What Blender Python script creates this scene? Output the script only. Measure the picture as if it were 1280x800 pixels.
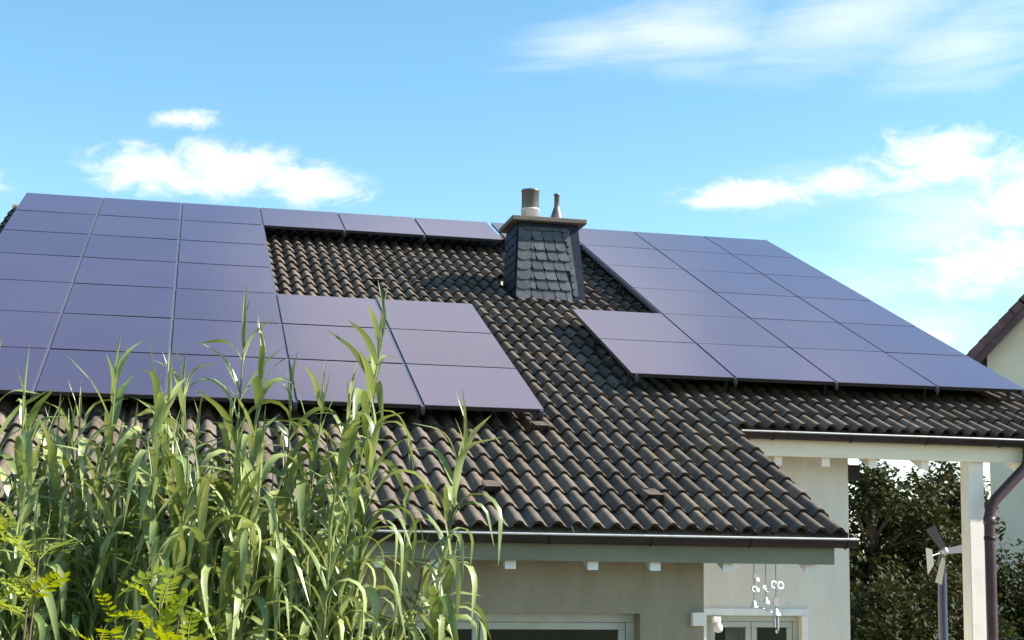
import bpy, math, random
from mathutils import Vector, Matrix, Euler

# ------------------------------------------------------------------ scene, camera, sky, sun
for o in list(bpy.data.objects):
    bpy.data.objects.remove(o, do_unlink=True)
SC = bpy.context.scene
COL = SC.collection
R = math.radians

cam_d = bpy.data.cameras.new("camera")
cam = bpy.data.objects.new("camera", cam_d)
COL.objects.link(cam)
cam_d.sensor_fit = 'HORIZONTAL'
cam_d.sensor_width = 36.0
cam_d.lens = 1841.96 / 1280 * 36
cam_d.shift_y = 80 / 1280
cam_d.clip_end = 3000
YAW, PIT, ROL = 0.2190, 0.1209, -0.0133
cam.matrix_world = (Matrix.Translation((2.386, -21.5, 2.41)) @ Matrix.Rotation(-YAW, 4, 'Z')
                    @ Matrix.Rotation(math.pi / 2 + PIT, 4, 'X') @ Matrix.Rotation(-ROL, 4, 'Z'))
SC.camera = cam

SUN_EL, SUN_AZ = R(38), R(-13)          # azimuth measured from +X (right of the house) towards +Y
SUN_DIR = Vector((math.cos(SUN_EL) * math.cos(SUN_AZ), math.cos(SUN_EL) * math.sin(SUN_AZ), math.sin(SUN_EL)))

world = bpy.data.worlds.new("World")
SC.world = world
world.use_nodes = True


def build_world():
    nt = world.node_tree
    N, L = nt.nodes, nt.links
    N.clear()

    def nd(t, **kw):
        n = N.new(t)
        for k, v in kw.items():
            setattr(n, k, v)
        return n

    def math_(op, a, b=None, c=None, clamp=False):
        n = nd('ShaderNodeMath', operation=op, use_clamp=clamp)
        for i, v in enumerate((a, b, c)):
            if v is None:
                continue
            if isinstance(v, (int, float)):
                n.inputs[i].default_value = v
            else:
                L.new(v, n.inputs[i])
        return n.outputs[0]

    out = nd('ShaderNodeOutputWorld')
    bg = nd('ShaderNodeBackground')
    bg.inputs['Strength'].default_value = 0.052
    L.new(bg.outputs[0], out.inputs[0])
    sky = nd('ShaderNodeTexSky', sky_type='NISHITA')
    sky.sun_disc = False
    sky.sun_elevation = SUN_EL
    sky.sun_rotation = math.pi / 2 - SUN_AZ
    sky.air_density = 1.0
    sky.dust_density = 0.3
    sky.ozone_density = 1.0
    hs = nd('ShaderNodeHueSaturation')
    hs.inputs['Hue'].default_value = 0.484
    hs.inputs['Saturation'].default_value = 1.2
    hs.inputs['Value'].default_value = 1.95
    L.new(sky.outputs[0], hs.inputs['Color'])
    tc = nd('ShaderNodeTexCoord')
    sep = nd('ShaderNodeSeparateXYZ')
    L.new(tc.outputs['Generated'], sep.inputs[0])
    az = math_('MULTIPLY', math_('ARCTAN2', sep.outputs[0], sep.outputs[1]), 180 / math.pi)   # degrees, 0 = +Y, + to +X
    el = math_('MULTIPLY', math_('ARCSINE', sep.outputs[2]), 180 / math.pi)
    cmb = nd('ShaderNodeCombineXYZ')
    L.new(az, cmb.inputs[0])
    L.new(el, cmb.inputs[1])
    P = cmb.outputs[0]

    def blob_field(blobs):
        acc = None
        for (a, e, sa, se, w, tilt) in blobs:
            m = nd('ShaderNodeMapping', vector_type='TEXTURE')
            m.inputs['Location'].default_value = (a, e, 0)
            m.inputs['Rotation'].default_value = (0, 0, R(tilt))
            m.inputs['Scale'].default_value = (sa, se, 1)
            L.new(P, m.inputs['Vector'])
            ln = nd('ShaderNodeVectorMath', operation='LENGTH')
            L.new(m.outputs[0], ln.inputs[0])
            v = math_('MULTIPLY', math_('SUBTRACT', 1.0, ln.outputs['Value'], clamp=True), w)
            acc = v if acc is None else math_('MAXIMUM', acc, v)
        return acc

    def noise(scale_vec, scale, detail, rough, dist=0.0):
        m = nd('ShaderNodeMapping')
        m.inputs['Scale'].default_value = scale_vec
        L.new(P, m.inputs['Vector'])
        n = nd('ShaderNodeTexNoise')
        n.inputs['Scale'].default_value = scale
        n.inputs['Detail'].default_value = detail
        n.inputs['Roughness'].default_value = rough
        n.inputs['Distortion'].default_value = dist
        L.new(m.outputs[0], n.inputs['Vector'])
        return n.outputs['Fac']

    rnd = random.Random(5)
    puffs = [(-1.6, 14.6, 3.4, 1.3, 0.9, 0), (1.4, 14.8, 4.0, 1.5, 1.0, 0), (4.4, 14.4, 3.2, 1.2, 0.9, -3),
             (-0.4, 16.5, 1.9, 0.6, 0.7, 8), (21.6, 14.2, 3.6, 0.85, 0.95, 1), (20.6, 14.15, 2.0, 0.75, 0.9, 0), (29.4, 15.0, 4.6, 1.9, .85, -4), (31.5, 13.6, 3.5, 1.7, .8, 0),
             (30.6, 11.4, 3.8, 2.0, 0.8, 10), (25.4, 14.5, 3.4, .9, .7, 4), (28.2, 8.5, 1.8, 0.7, 0.9, 4), (-8.5, 13.6, 2.5, 0.8, 0.7, 0)]
    wisps = [(15.5, 20.0, 5.5, 1.6, 0.75, 8), (19.5, 20.2, 7.0, 2.4, 0.95, 5), (25.5, 20.4, 7.5, 2.6, 1.0, 8),
             (30.5, 19.3, 6.0, 2.6, 0.85, 12), (27.0, 11.2, 6.5, 3.0, 0.6, 15), (24.5, 14.4, 8.0, 1.6, 0.7, 3), (29.5, 12.5, 6.5, 4.0, .9, 0), (28.5, 9.0, 5.0, 1.6, .7, 0), (17.0, 24.0, 12, 3.5, .8, 4),
             (3.0, 25.5, 9, 2.5, .5, 5),
             (15, 39, 17, 9, 1.8, 4), (30, 36, 12, 5, .6, 8), (-24, 46, 12, 4, .7, 5), (58, 42, 14, 6, .9, 4)]  # first wisp here: out of view, added for its pale reflection in the panels
    # the same kinds of cloud all round the rest of the sky
    for i in range(16):
        a = 45 + i * 18.5 + rnd.uniform(-6, 6)
        if a > 180:
            a -= 360
        puffs.append((a, rnd.uniform(9, 22), rnd.uniform(4, 8), rnd.uniform(1.3, 2.6), 1.0, rnd.uniform(-5, 5)))
    for i in range(13):
        a = 75 + i * 20 + rnd.uniform(-6, 6)
        if a > 180:
            a -= 360
        wisps.append((a, rnd.uniform(30, 52), rnd.uniform(9, 17), rnd.uniform(3, 6.5), rnd.uniform(.7, 1.0), rnd.uniform(-5, 12)))

    f1 = blob_field(puffs)
    n1 = noise((0.75, 1.3, 1), 0.85, 8, 0.62, 0.5)
    d1 = math_('ADD', math_('MULTIPLY', f1, 1.5), math_('MULTIPLY', math_('SUBTRACT', n1, 0.5), 2.2))
    m1 = nd('ShaderNodeMapRange', interpolation_type='SMOOTHSTEP')
    m1.inputs['From Min'].default_value = 0.1
    m1.inputs['From Max'].default_value = 1.25
    m1.inputs['To Max'].default_value = 0.93
    L.new(d1, m1.inputs['Value'])
    g1 = math_('MULTIPLY', m1.outputs[0], math_('GREATER_THAN', f1, 0.001))
    soft1 = math_('MULTIPLY', g1, math_('MULTIPLY', f1, 5.0, clamp=True))
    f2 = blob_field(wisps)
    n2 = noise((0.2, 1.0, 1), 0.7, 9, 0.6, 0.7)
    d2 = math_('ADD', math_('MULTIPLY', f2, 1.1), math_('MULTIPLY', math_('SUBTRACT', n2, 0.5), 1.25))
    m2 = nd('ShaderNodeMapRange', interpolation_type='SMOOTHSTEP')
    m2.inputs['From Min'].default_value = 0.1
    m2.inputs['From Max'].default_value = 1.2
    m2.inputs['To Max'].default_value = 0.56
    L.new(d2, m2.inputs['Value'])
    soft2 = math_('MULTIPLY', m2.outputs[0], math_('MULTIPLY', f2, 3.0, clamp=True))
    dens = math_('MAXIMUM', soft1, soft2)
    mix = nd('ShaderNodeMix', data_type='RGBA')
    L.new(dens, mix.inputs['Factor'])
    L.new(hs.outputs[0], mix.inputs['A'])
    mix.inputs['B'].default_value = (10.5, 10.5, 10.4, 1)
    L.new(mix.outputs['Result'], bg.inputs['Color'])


build_world()

sun_d = bpy.data.lights.new("sun", 'SUN')
sun_d.energy = 5.0
sun_d.angle = R(0.53)
sun_d.color = (1.0, 0.94, 0.84)
sun = bpy.data.objects.new("sun", sun_d)
COL.objects.link(sun)
sun.location = (30, -6, 30)
sun.rotation_euler = SUN_DIR.to_track_quat('Z', 'Y').to_euler()

SC.view_settings.view_transform = 'Standard'
SC.view_settings.look = 'None'
SC.view_settings.exposure = 1.28
SC.view_settings.gamma = 1.0
SC.view_settings.use_curve_mapping = False

# ------------------------------------------------------------------ materials
MATS = {}


def mat(name, col, rough=0.6, metal=0.0, spec=0.5, var=0.0, var_scale=6.0, bump=0.0, bump_scale=40.0,
        col2=None, fac=(0.45, 0.65), rand=0.0, detail=6, stretch=(1, 1, 1), island=0.0, spots=None):
    m = bpy.data.materials.new(name)
    m.use_nodes = True
    N, L = m.node_tree.nodes, m.node_tree.links
    b = N['Principled BSDF']
    b.inputs['Roughness'].default_value = rough
    b.inputs['Metallic'].default_value = metal
    b.inputs['Specular IOR Level'].default_value = spec
    b.inputs['Base Color'].default_value = (*col, 1)
    tc = N.new('ShaderNodeTexCoord')
    mp = N.new('ShaderNodeMapping')
    mp.inputs['Scale'].default_value = stretch
    geo = N.new('ShaderNodeNewGeometry')
    L.new(geo.outputs['Position'], mp.inputs['Vector'])
    cur = None
    if col2 is not None:
        n = N.new('ShaderNodeTexNoise')
        n.inputs['Scale'].default_value = var_scale
        n.inputs['Detail'].default_value = detail
        n.inputs['Roughness'].default_value = 0.65
        L.new(mp.outputs[0], n.inputs['Vector'])
        r = N.new('ShaderNodeMapRange')
        r.inputs['From Min'].default_value, r.inputs['From Max'].default_value = fac
        L.new(n.outputs['Fac'], r.inputs['Value'])
        mx = N.new('ShaderNodeMix')
        mx.data_type = 'RGBA'
        mx.inputs['A'].default_value = (*col, 1)
        mx.inputs['B'].default_value = (*col2, 1)
        L.new(r.outputs[0], mx.inputs['Factor'])
        cur = mx.outputs['Result']
    if spots is not None:          # lichen and weathering specks
        n3 = N.new('ShaderNodeTexNoise')
        n3.inputs['Scale'].default_value = 55
        n3.inputs['Detail'].default_value = 3
        L.new(geo.outputs['Position'], n3.inputs['Vector'])
        r3 = N.new('ShaderNodeMapRange')
        r3.inputs['From Min'].default_value, r3.inputs['From Max'].default_value = .62, .72
        r3.inputs['To Max'].default_value = .35
        L.new(n3.outputs['Fac'], r3.inputs['Value'])
        m3 = N.new('ShaderNodeMix')
        m3.data_type = 'RGBA'
        L.new(r3.outputs[0], m3.inputs['Factor'])
        L.new(cur, m3.inputs['A'])
        m3.inputs['B'].default_value = (*spots, 1)
        cur = m3.outputs['Result']
    if rand or island:
        oi = N.new('ShaderNodeObjectInfo')
        ad = N.new('ShaderNodeMath')
        ad.operation = 'ADD'
        L.new(oi.outputs['Random'], ad.inputs[0])
        L.new(geo.outputs['Random Per Island'], ad.inputs[1])
        fr = N.new('ShaderNodeMath')
        fr.operation = 'FRACT'
        L.new(ad.outputs[0], fr.inputs[0])
        v = N.new('ShaderNodeMapRange')
        k = rand or island
        v.inputs['To Min'].default_value, v.inputs['To Max'].default_value = 1 - k, 1 + k
        L.new(fr.outputs[0], v.inputs['Value'])
        h = N.new('ShaderNodeHueSaturation')
        L.new(v.outputs[0], h.inputs['Value'])
        v2 = N.new('ShaderNodeMapRange')
        v2.inputs['To Min'].default_value, v2.inputs['To Max'].default_value = 0.75, 1.02
        w = N.new('ShaderNodeMath')
        w.operation = 'MULTIPLY'
        w.inputs[1].default_value = 7.31
        L.new(fr.outputs[0], w.inputs[0])
        w2 = N.new('ShaderNodeMath')
        w2.operation = 'FRACT'
        L.new(w.outputs[0], w2.inputs[0])
        L.new(w2.outputs[0], v2.inputs['Value'])
        L.new(v2.outputs[0], h.inputs['Saturation'])
        if cur is None:
            h.inputs['Color'].default_value = (*col, 1)
        else:
            L.new(cur, h.inputs['Color'])
        cur = h.outputs[0]
    if cur is not None:
        L.new(cur, b.inputs['Base Color'])
    if bump:
        n2 = N.new('ShaderNodeTexNoise')
        n2.inputs['Scale'].default_value = bump_scale
        n2.inputs['Detail'].default_value = 5
        L.new(geo.outputs['Position'], n2.inputs['Vector'])
        bp = N.new('ShaderNodeBump')
        bp.inputs['Strength'].default_value = bump
        bp.inputs['Distance'].default_value = 0.01
        L.new(n2.outputs['Fac'], bp.inputs['Height'])
        L.new(bp.outputs[0], b.inputs['Normal'])
    MATS[name] = m
    return m


mat('tile', (0.104, 0.077, 0.056), 0.85, spec=.2, spots=(0.24, 0.225, 0.17), col2=(0.178, 0.144, 0.108), var_scale=9, fac=(0.4, 0.75), rand=0.25, bump=0.5, bump_scale=120)
mat('deck_wood', (0.42, 0.38, 0.30), 0.7, col2=(0.33, 0.28, 0.2), var_scale=4, stretch=(6, 1, 1))
mat('white_wood', (0.84, 0.79, 0.71), 0.55, col2=(0.73, 0.67, 0.585), var_scale=5, fac=(.5, .8), bump=.15, bump_scale=60)
mat('rafter_paint', (0.76, 0.78, 0.76), 0.55, col2=(0.55, 0.57, 0.54), var_scale=8, fac=(.5, .8), bump=.15)
mat('green_fascia', (0.205, 0.215, 0.165), 0.6, spec=.25, col2=(0.16, 0.168, 0.125), var_scale=3, fac=(.45, .75), stretch=(.5, 1, 3), bump=.2, bump_scale=50)
mat('cream_fascia', (0.86, 0.77, 0.61), 0.55, col2=(0.76, 0.67, 0.51), var_scale=3, fac=(.5, .8), stretch=(.5, 1, 3), bump=.15, bump_scale=50)
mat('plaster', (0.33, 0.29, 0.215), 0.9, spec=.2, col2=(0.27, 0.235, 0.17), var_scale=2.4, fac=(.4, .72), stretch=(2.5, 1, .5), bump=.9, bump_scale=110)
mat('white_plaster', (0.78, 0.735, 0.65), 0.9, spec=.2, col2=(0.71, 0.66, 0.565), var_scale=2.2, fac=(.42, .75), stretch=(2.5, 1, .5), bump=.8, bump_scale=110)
mat('yellow_plaster', (0.86, 0.73, 0.56), 0.85, col2=(0.80, 0.67, 0.50), var_scale=.9, fac=(.4, .7), bump=.3, bump_scale=90)
mat('gutter_brown', (0.020, 0.014, 0.014), 0.55, spec=.25, col2=(0.03, 0.021, 0.02), var_scale=6)
mat('pipe_brown', (0.055, 0.030, 0.034), 0.42, spec=.35, col2=(0.08, 0.045, 0.05), var_scale=9)
mat('zinc', (0.5, 0.5, 0.5), 0.45, metal=0.7, col2=(0.4, 0.4, 0.4), var_scale=12)
mat('black_metal', (0.012, 0.012, 0.014), 0.5)
mat('rail', (0.085, 0.095, 0.13), 0.6, spec=.25, col2=(.065, .075, .10), var_scale=8)
mat('clip', (0.05, 0.05, 0.055), 0.45, metal=0.5)
mat('slate', (0.065, 0.072, 0.088), 0.5, spec=.35, col2=(0.095, 0.10, 0.115), var_scale=9, rand=0.25, bump=.35, bump_scale=60)
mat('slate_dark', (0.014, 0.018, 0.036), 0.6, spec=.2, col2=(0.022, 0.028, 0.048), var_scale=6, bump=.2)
mat('cap_stone', (0.105, 0.095, 0.078), 0.75, col2=(0.17, 0.12, 0.095), var_scale=9, bump=.5)
mat('steel', (0.88, 0.87, 0.85), 0.35, metal=0.45, col2=(.8, .79, .77), var_scale=20)
mat('dull_steel', (0.17, 0.155, 0.145), 0.42, metal=0.55, col2=(.12, .11, .1), var_scale=14)
mat('frame_paint', (0.42, 0.44, 0.39), 0.45, col2=(.36, .38, .33), var_scale=6)
mat('dark_room', (0.05, 0.042, 0.036), 0.9)
mat('curtain', (0.55, 0.53, 0.47), 0.9, col2=(.45, .43, .37), var_scale=3, stretch=(12, 1, .3))
mat('brown_roof', (0.14, 0.065, 0.07), 0.7, spec=.25, col2=(.18, .09, .095), var_scale=6, rand=.2)
mat('barge', (0.075, 0.028, 0.034), 0.5, col2=(.13, .065, .075), var_scale=5)
mat('grass', (0.04, 0.06, 0.018), 0.9, col2=(.07, .08, .03), var_scale=2.5, bump=.6, bump_scale=30)
mat('paving', (0.20, 0.18, 0.15), 0.85, col2=(.17, .16, .14), var_scale=4, bump=.3)
mat('bark', (0.10, 0.075, 0.05), 0.9, col2=(.15, .12, .085), var_scale=12, bump=.8, bump_scale=30)
mat('pole_blue', (0.03, 0.04, 0.075), 0.4)
mat('blade_grey', (0.08, 0.085, 0.10), 0.5, metal=.2)
mat('blade_cream', (0.17, 0.155, 0.115), 0.5)
mat('vane_white', (0.36, 0.35, 0.32), 0.5)
mat('white_plastic', (0.7, 0.69, 0.66), 0.4)
mat('string', (0.12, 0.11, 0.1), 0.7)
mat('terracotta', (0.10, 0.075, 0.062), 0.75, col2=(.15, .115, .095), var_scale=15, bump=.3)


def leaf_mat(name, c1, c2, trans=0.4, rough=0.42, rand=0.25, spec=0.5, stripe=0.0):
    m = bpy.data.materials.new(name)
    m.use_nodes = True
    N, L = m.node_tree.nodes, m.node_tree.links
    b = N['Principled BSDF']
    out = N['Material Output']
    oi = N.new('ShaderNodeObjectInfo')
    geo = N.new('ShaderNodeNewGeometry')
    ad = N.new('ShaderNodeMath')
    ad.operation = 'ADD'
    L.new(oi.outputs['Random'], ad.inputs[0])
    L.new(geo.outputs['Random Per Island'], ad.inputs[1])
    fr = N.new('ShaderNodeMath')
    fr.operation = 'FRACT'
    L.new(ad.outputs[0], fr.inputs[0])
    nz = N.new('ShaderNodeTexNoise')
    nz.inputs['Scale'].default_value = 5
    L.new(geo.outputs['Position'], nz.inputs['Vector'])
    avg = N.new('ShaderNodeMath')
    avg.operation = 'MULTIPLY_ADD'
    avg.inputs[1].default_value = 0.6
    L.new(fr.outputs[0], avg.inputs[0])
    sc = N.new('ShaderNodeMath')
    sc.operation = 'MULTIPLY'
    sc.inputs[1].default_value = 0.4
    L.new(nz.outputs['Fac'], sc.inputs[0])
    L.new(sc.outputs[0], avg.inputs[2])
    mx = N.new('ShaderNodeMix')
    mx.data_type = 'RGBA'
    mx.inputs['A'].default_value = (*c1, 1)
    mx.inputs['B'].default_value = (*c2, 1)
    L.new(avg.outputs[0], mx.inputs['Factor'])
    col = mx.outputs['Result']
    if stripe:
        tcn = N.new('ShaderNodeTexCoord')
        wv = N.new('ShaderNodeTexNoise')
        mp = N.new('ShaderNodeMapping')
        mp.inputs['Scale'].default_value = (2, 160, 2)
        L.new(tcn.outputs['Object'], mp.inputs['Vector'])
        wv.inputs['Scale'].default_value = 1
        L.new(mp.outputs[0], wv.inputs['Vector'])
        h = N.new('ShaderNodeHueSaturation')
        v = N.new('ShaderNodeMapRange')
        v.inputs['From Min'].default_value, v.inputs['From Max'].default_value = .3, .7
        v.inputs['To Min'].default_value, v.inputs['To Max'].default_value = 1 - stripe, 1 + stripe
        L.new(wv.outputs['Fac'], v.inputs['Value'])
        L.new(v.outputs[0], h.inputs['Value'])
        L.new(col, h.inputs['Color'])
        col = h.outputs[0]
    L.new(col, b.inputs['Base Color'])
    b.inputs['Roughness'].default_value = rough
    b.inputs['Specular IOR Level'].default_value = spec
    t = N.new('ShaderNodeBsdfTranslucent')
    g = N.new('ShaderNodeHueSaturation')
    g.inputs['Hue'].default_value = 0.48
    g.inputs['Saturation'].default_value = 1.2
    g.inputs['Value'].default_value = 1.3
    L.new(col, g.inputs['Color'])
    L.new(g.outputs[0], t.inputs['Color'])
    ms = N.new('ShaderNodeMixShader')
    ms.inputs[0].default_value = trans
    L.new(b.outputs[0], ms.inputs[1])
    L.new(t.outputs[0], ms.inputs[2])
    L.new(ms.outputs[0], out.inputs[0])
    MATS[name] = m
    return m


leaf_mat('reed_leaf', (0.062, 0.122, 0.018), (0.39, 0.43, 0.17), 0.22, 0.33, spec=.6, stripe=.12)
leaf_mat('dry_leaf', (0.20, 0.15, 0.07), (0.33, 0.27, 0.15), 0.2, 0.6)
leaf_mat('reed_stem', (0.11, 0.15, 0.04), (0.20, 0.22, 0.08), 0.05, 0.4)
leaf_mat('acacia_leaf', (0.20, 0.26, 0.013), (0.31, 0.35, 0.018), 0.45, 0.45)
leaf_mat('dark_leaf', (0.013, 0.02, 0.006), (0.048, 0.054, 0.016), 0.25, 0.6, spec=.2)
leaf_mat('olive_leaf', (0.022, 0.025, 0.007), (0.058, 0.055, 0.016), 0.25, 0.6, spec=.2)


def glass_mat():
    m = bpy.data.materials.new('window_glass')
    m.use_nodes = True
    N, L = m.node_tree.nodes, m.node_tree.links
    N.remove(N['Principled BSDF'])
    out = N['Material Output']
    tr = N.new('ShaderNodeBsdfTransparent')
    tr.inputs[0].default_value = (.85, .88, .87, 1)
    gl = N.new('ShaderNodeBsdfGlossy')
    gl.inputs['Roughness'].default_value = 0.02
    fr = N.new('ShaderNodeFresnel')
    fr.inputs['IOR'].default_value = 1.5
    mx = N.new('ShaderNodeMixShader')
    L.new(fr.outputs[0], mx.inputs[0])
    L.new(tr.outputs[0], mx.inputs[1])
    L.new(gl.outputs[0], mx.inputs[2])
    L.new(mx.outputs[0], out.inputs[0])
    MATS['window_glass'] = m


glass_mat()


def panel_mat():
    m = bpy.data.materials.new('solar_glass')
    m.use_nodes = True
    N, L = m.node_tree.nodes, m.node_tree.links
    b = N['Principled BSDF']
    oi = N.new('ShaderNodeObjectInfo')
    geo = N.new('ShaderNodeNewGeometry')
    nz = N.new('ShaderNodeTexNoise')
    nz.inputs['Scale'].default_value = 0.8
    nz.inputs['Detail'].default_value = 4
    L.new(geo.outputs['Position'], nz.inputs['Vector'])
    mx = N.new('ShaderNodeMix')
    mx.data_type = 'RGBA'
    mx.inputs['A'].default_value = (0.058, 0.036, 0.072, 1)
    mx.inputs['B'].default_value = (0.076, 0.053, 0.085, 1)
    L.new(nz.outputs['Fac'], mx.inputs['Factor'])
    h = N.new('ShaderNodeHueSaturation')
    v = N.new('ShaderNodeMapRange')
    v.inputs['To Min'].default_value, v.inputs['To Max'].default_value = .9, 1.1
    L.new(oi.outputs['Random'], v.inputs['Value'])
    L.new(v.outputs[0], h.inputs['Value'])
    L.new(mx.outputs['Result'], h.inputs['Color'])
    L.new(h.outputs[0], b.inputs['Base Color'])
    b.inputs['Roughness'].default_value = 0.1
    b.inputs['IOR'].default_value = 2.5
    b.inputs['Specular Tint'].default_value = (1.0, 0.89, 0.885, 1)
    MATS['solar_glass'] = m


panel_mat()

# ------------------------------------------------------------------ helpers


class MB:
    """collects shapes; build() links them as one mesh object"""

    def __init__(s):
        s.v, s.f, s.sm = [], [], []

    def add(s, vs, fs, smooth=False):
        o = len(s.v)
        s.v += [tuple(p) for p in vs]
        s.f += [tuple(i + o for i in f) for f in fs]
        s.sm += [smooth] * len(fs)
        return s

    def box(s, x0, x1, y0, y1, z0, z1):
        return s.hexa([(x0, y0, z0), (x1, y0, z0), (x1, y1, z0), (x0, y1, z0), (x0, y0, z1), (x1, y0, z1), (x1, y1, z1), (x0, y1, z1)])

    def hexa(s, p):
        return s.add(p, [(3, 2, 1, 0), (4, 5, 6, 7), (0, 1, 5, 4), (1, 2, 6, 5), (2, 3, 7, 6), (3, 0, 4, 7)])

    def prism(s, poly, a, b):
        """poly: list of (p,q); a,b functions or values mapping to 3d: a(p,q) -> first cap, b(p,q) -> second cap"""
        n = len(poly)
        vs = [a(*p) for p in poly] + [b(*p) for p in poly]
        fs = [tuple(range(n))[::-1], tuple(range(n, 2 * n))]
        fs += [(i, (i + 1) % n, n + (i + 1) % n, n + i) for i in range(n)]
        return s.add(vs, fs)

    def tube(s, pts, rad, seg=8, cap=True, smooth=True):
        pts = [Vector(p) for p in pts]
        if isinstance(rad, (int, float)):
            rad = [rad] * len(pts)
        vs, fs = [], []
        prev = None
        for i, p in enumerate(pts):
            t = (pts[min(i + 1, len(pts) - 1)] - pts[max(i - 1, 0)]).normalized()
            if prev is None:
                a = Vector((0, 0, 1)) if abs(t.z) < .9 else Vector((1, 0, 0))
                u = t.cross(a).normalized()
            else:
                u = (prev - t * prev.dot(t)).normalized()
            prev = u
            w = t.cross(u)
            for k in range(seg):
                an = 2 * math.pi * k / seg
                vs.append(p + (u * math.cos(an) + w * math.sin(an)) * rad[i])
        for i in range(len(pts) - 1):
            for k in range(seg):
                k2 = (k + 1) % seg
                fs.append((i * seg + k, i * seg + k2, (i + 1) * seg + k2, (i + 1) * seg + k))
        s.add(vs, fs, smooth)
        if cap:
            n = len(pts)
            s.add(vs[:seg], [tuple(range(seg))[::-1]])
            s.add(vs[(n - 1) * seg:], [tuple(range(seg))])
        return s

    def lathe(s, prof, c=(0, 0, 0), seg=20, smooth=True):
        vs, fs = [], []
        for r, z in prof:
            for k in range(seg):
                a = 2 * math.pi * k / seg
                vs.append((c[0] + r * math.cos(a), c[1] + r * math.sin(a), c[2] + z))
        for i in range(len(prof) - 1):
            for k in range(seg):
                k2 = (k + 1) % seg
                fs.append((i * seg + k, i * seg + k2, (i + 1) * seg + k2, (i + 1) * seg + k))
        return s.add(vs, fs, smooth)

    def mesh(s, name, material):
        me = bpy.data.meshes.new(name)
        me.from_pydata(s.v, [], s.f)
        me.polygons.foreach_set('use_smooth', s.sm)
        me.materials.append(MATS[material])
        me.update()
        return me

    def build(s, name, material, parent=None, bevel=0.0):
        o = bpy.data.objects.new(name, s.mesh(name, material))
        COL.objects.link(o)
        if parent:
            o.parent = parent
        if bevel:
            b = o.modifiers.new('bevel', 'BEVEL')
            b.width = bevel
            b.segments = 2
            b.limit_method = 'ANGLE'
        return o


def tag(o, label=None, cat=None, group=None, kind=None):
    if label:
        o['label'] = label
    if cat:
        o['category'] = cat
    if group:
        o['group'] = group
    if kind:
        o['kind'] = kind
    return o


def empty(name, loc=(0, 0, 0)):
    o = bpy.data.objects.new(name, None)
    o.empty_display_size = 0.2
    COL.objects.link(o)
    o.location = loc
    return o


def inst(name, me, parent, matrix):
    o = bpy.data.objects.new(name, me)
    COL.objects.link(o)
    o.parent = parent
    o.matrix_local = matrix
    return o


# ------------------------------------------------------------------ ground
g = MB()
g.add([(-400, -400, 0), (400, -400, 0), (400, 900, 0), (-400, 900, 0)], [(0, 1, 2, 3)])
tag(g.build('ground', 'grass'), kind='structure')
g = MB()
g.box(-0.5, 12.5, -11.6, -4.0, -.1, 0.06)
g.box(4.6, 12.5, -17, -11.6, -.1, 0.058)
tag(g.build('terrace', 'paving'), kind='structure')  # unseen paving, put in to bounce neutral light onto the walls

# ------------------------------------------------------------------ house
PITCH = 0.4167
CP, SP = math.cos(PITCH), math.sin(PITCH)
ZR = 7.55                                   # height of the top edge of the panels
RM = Matrix(((1, 0, 0), (0, CP, -SP), (0, SP, CP)))      # columns: across, up the slope, normal


def RP(x, v, d):
    """point on the front roof slope: x along the ridge, v metres down the slope, d below the panel plane"""
    return Vector((x, -v * CP + d * SP, ZR - v * SP - d * CP))


def RMat(x, v, d):
    m = RM.to_4x4()
    m.translation = RP(x, v, d)
    return m


house = empty('house')
tag(house, 'house with brown tiled roof, slate-clad chimney, white posts and dark gutters', 'house')

TW = 7.80 / 25
TC = 0.383
X_L, X_V, X_R = -0.15, 7.65, -0.15 + 38 * TW
V_EAVE, V_UP = 11.50, 11.50 - 7 * TC
D_T = 0.272                                   # base of the tiles

# deck (L-shaped front slope and the rear slope)
m = MB()


def slab(mb, x0, x1, v0, v1, d0, d1):
    mb.hexa([RP(x0, v1, d1), RP(x1, v1, d1), RP(x1, v0, d1), RP(x0, v0, d1), RP(x0, v1, d0), RP(x1, v1, d0), RP(x1, v0, d0), RP(x0, v0, d0)])


slab(m, X_L + .03, X_V - .03, V_UP - .06, V_EAVE - .06, .300, .338)
slab(m, X_L + .03, X_R - .03, -.28, V_UP - .06, .300, .338)
rid = RP(0, -.28, .300)
rid2 = RP(0, -.28, .338)
Lb = 3.6
m.hexa([(X_L + .03, rid2.y + Lb * CP, rid2.z - Lb * SP), (X_R - .03, rid2.y + Lb * CP, rid2.z - Lb * SP), (X_R - .03, rid2.y, rid2.z), (X_L + .03, rid2.y, rid2.z),
        (X_L + .03, rid.y + Lb * CP, rid.z - Lb * SP), (X_R - .03, rid.y + Lb * CP, rid.z - Lb * SP), (X_R - .03, rid.y, rid.z), (X_L + .03, rid.y, rid.z)])
roof = m.build('roof', 'deck_wood', house)
tag(roof, 'brown concrete tile roof with wooden deck underneath')

# tiles: double-roll concrete tile
prof = []
for w in range(2):
    for t, z in ((0, 0), (.022, .001), (.036, .030), (.052, .050), (.074, .057), (.098, .048), (.122, .020)):
        prof.append((w * TW / 2 + t * TW / .3056, z))
prof.append((TW, 0))


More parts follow.
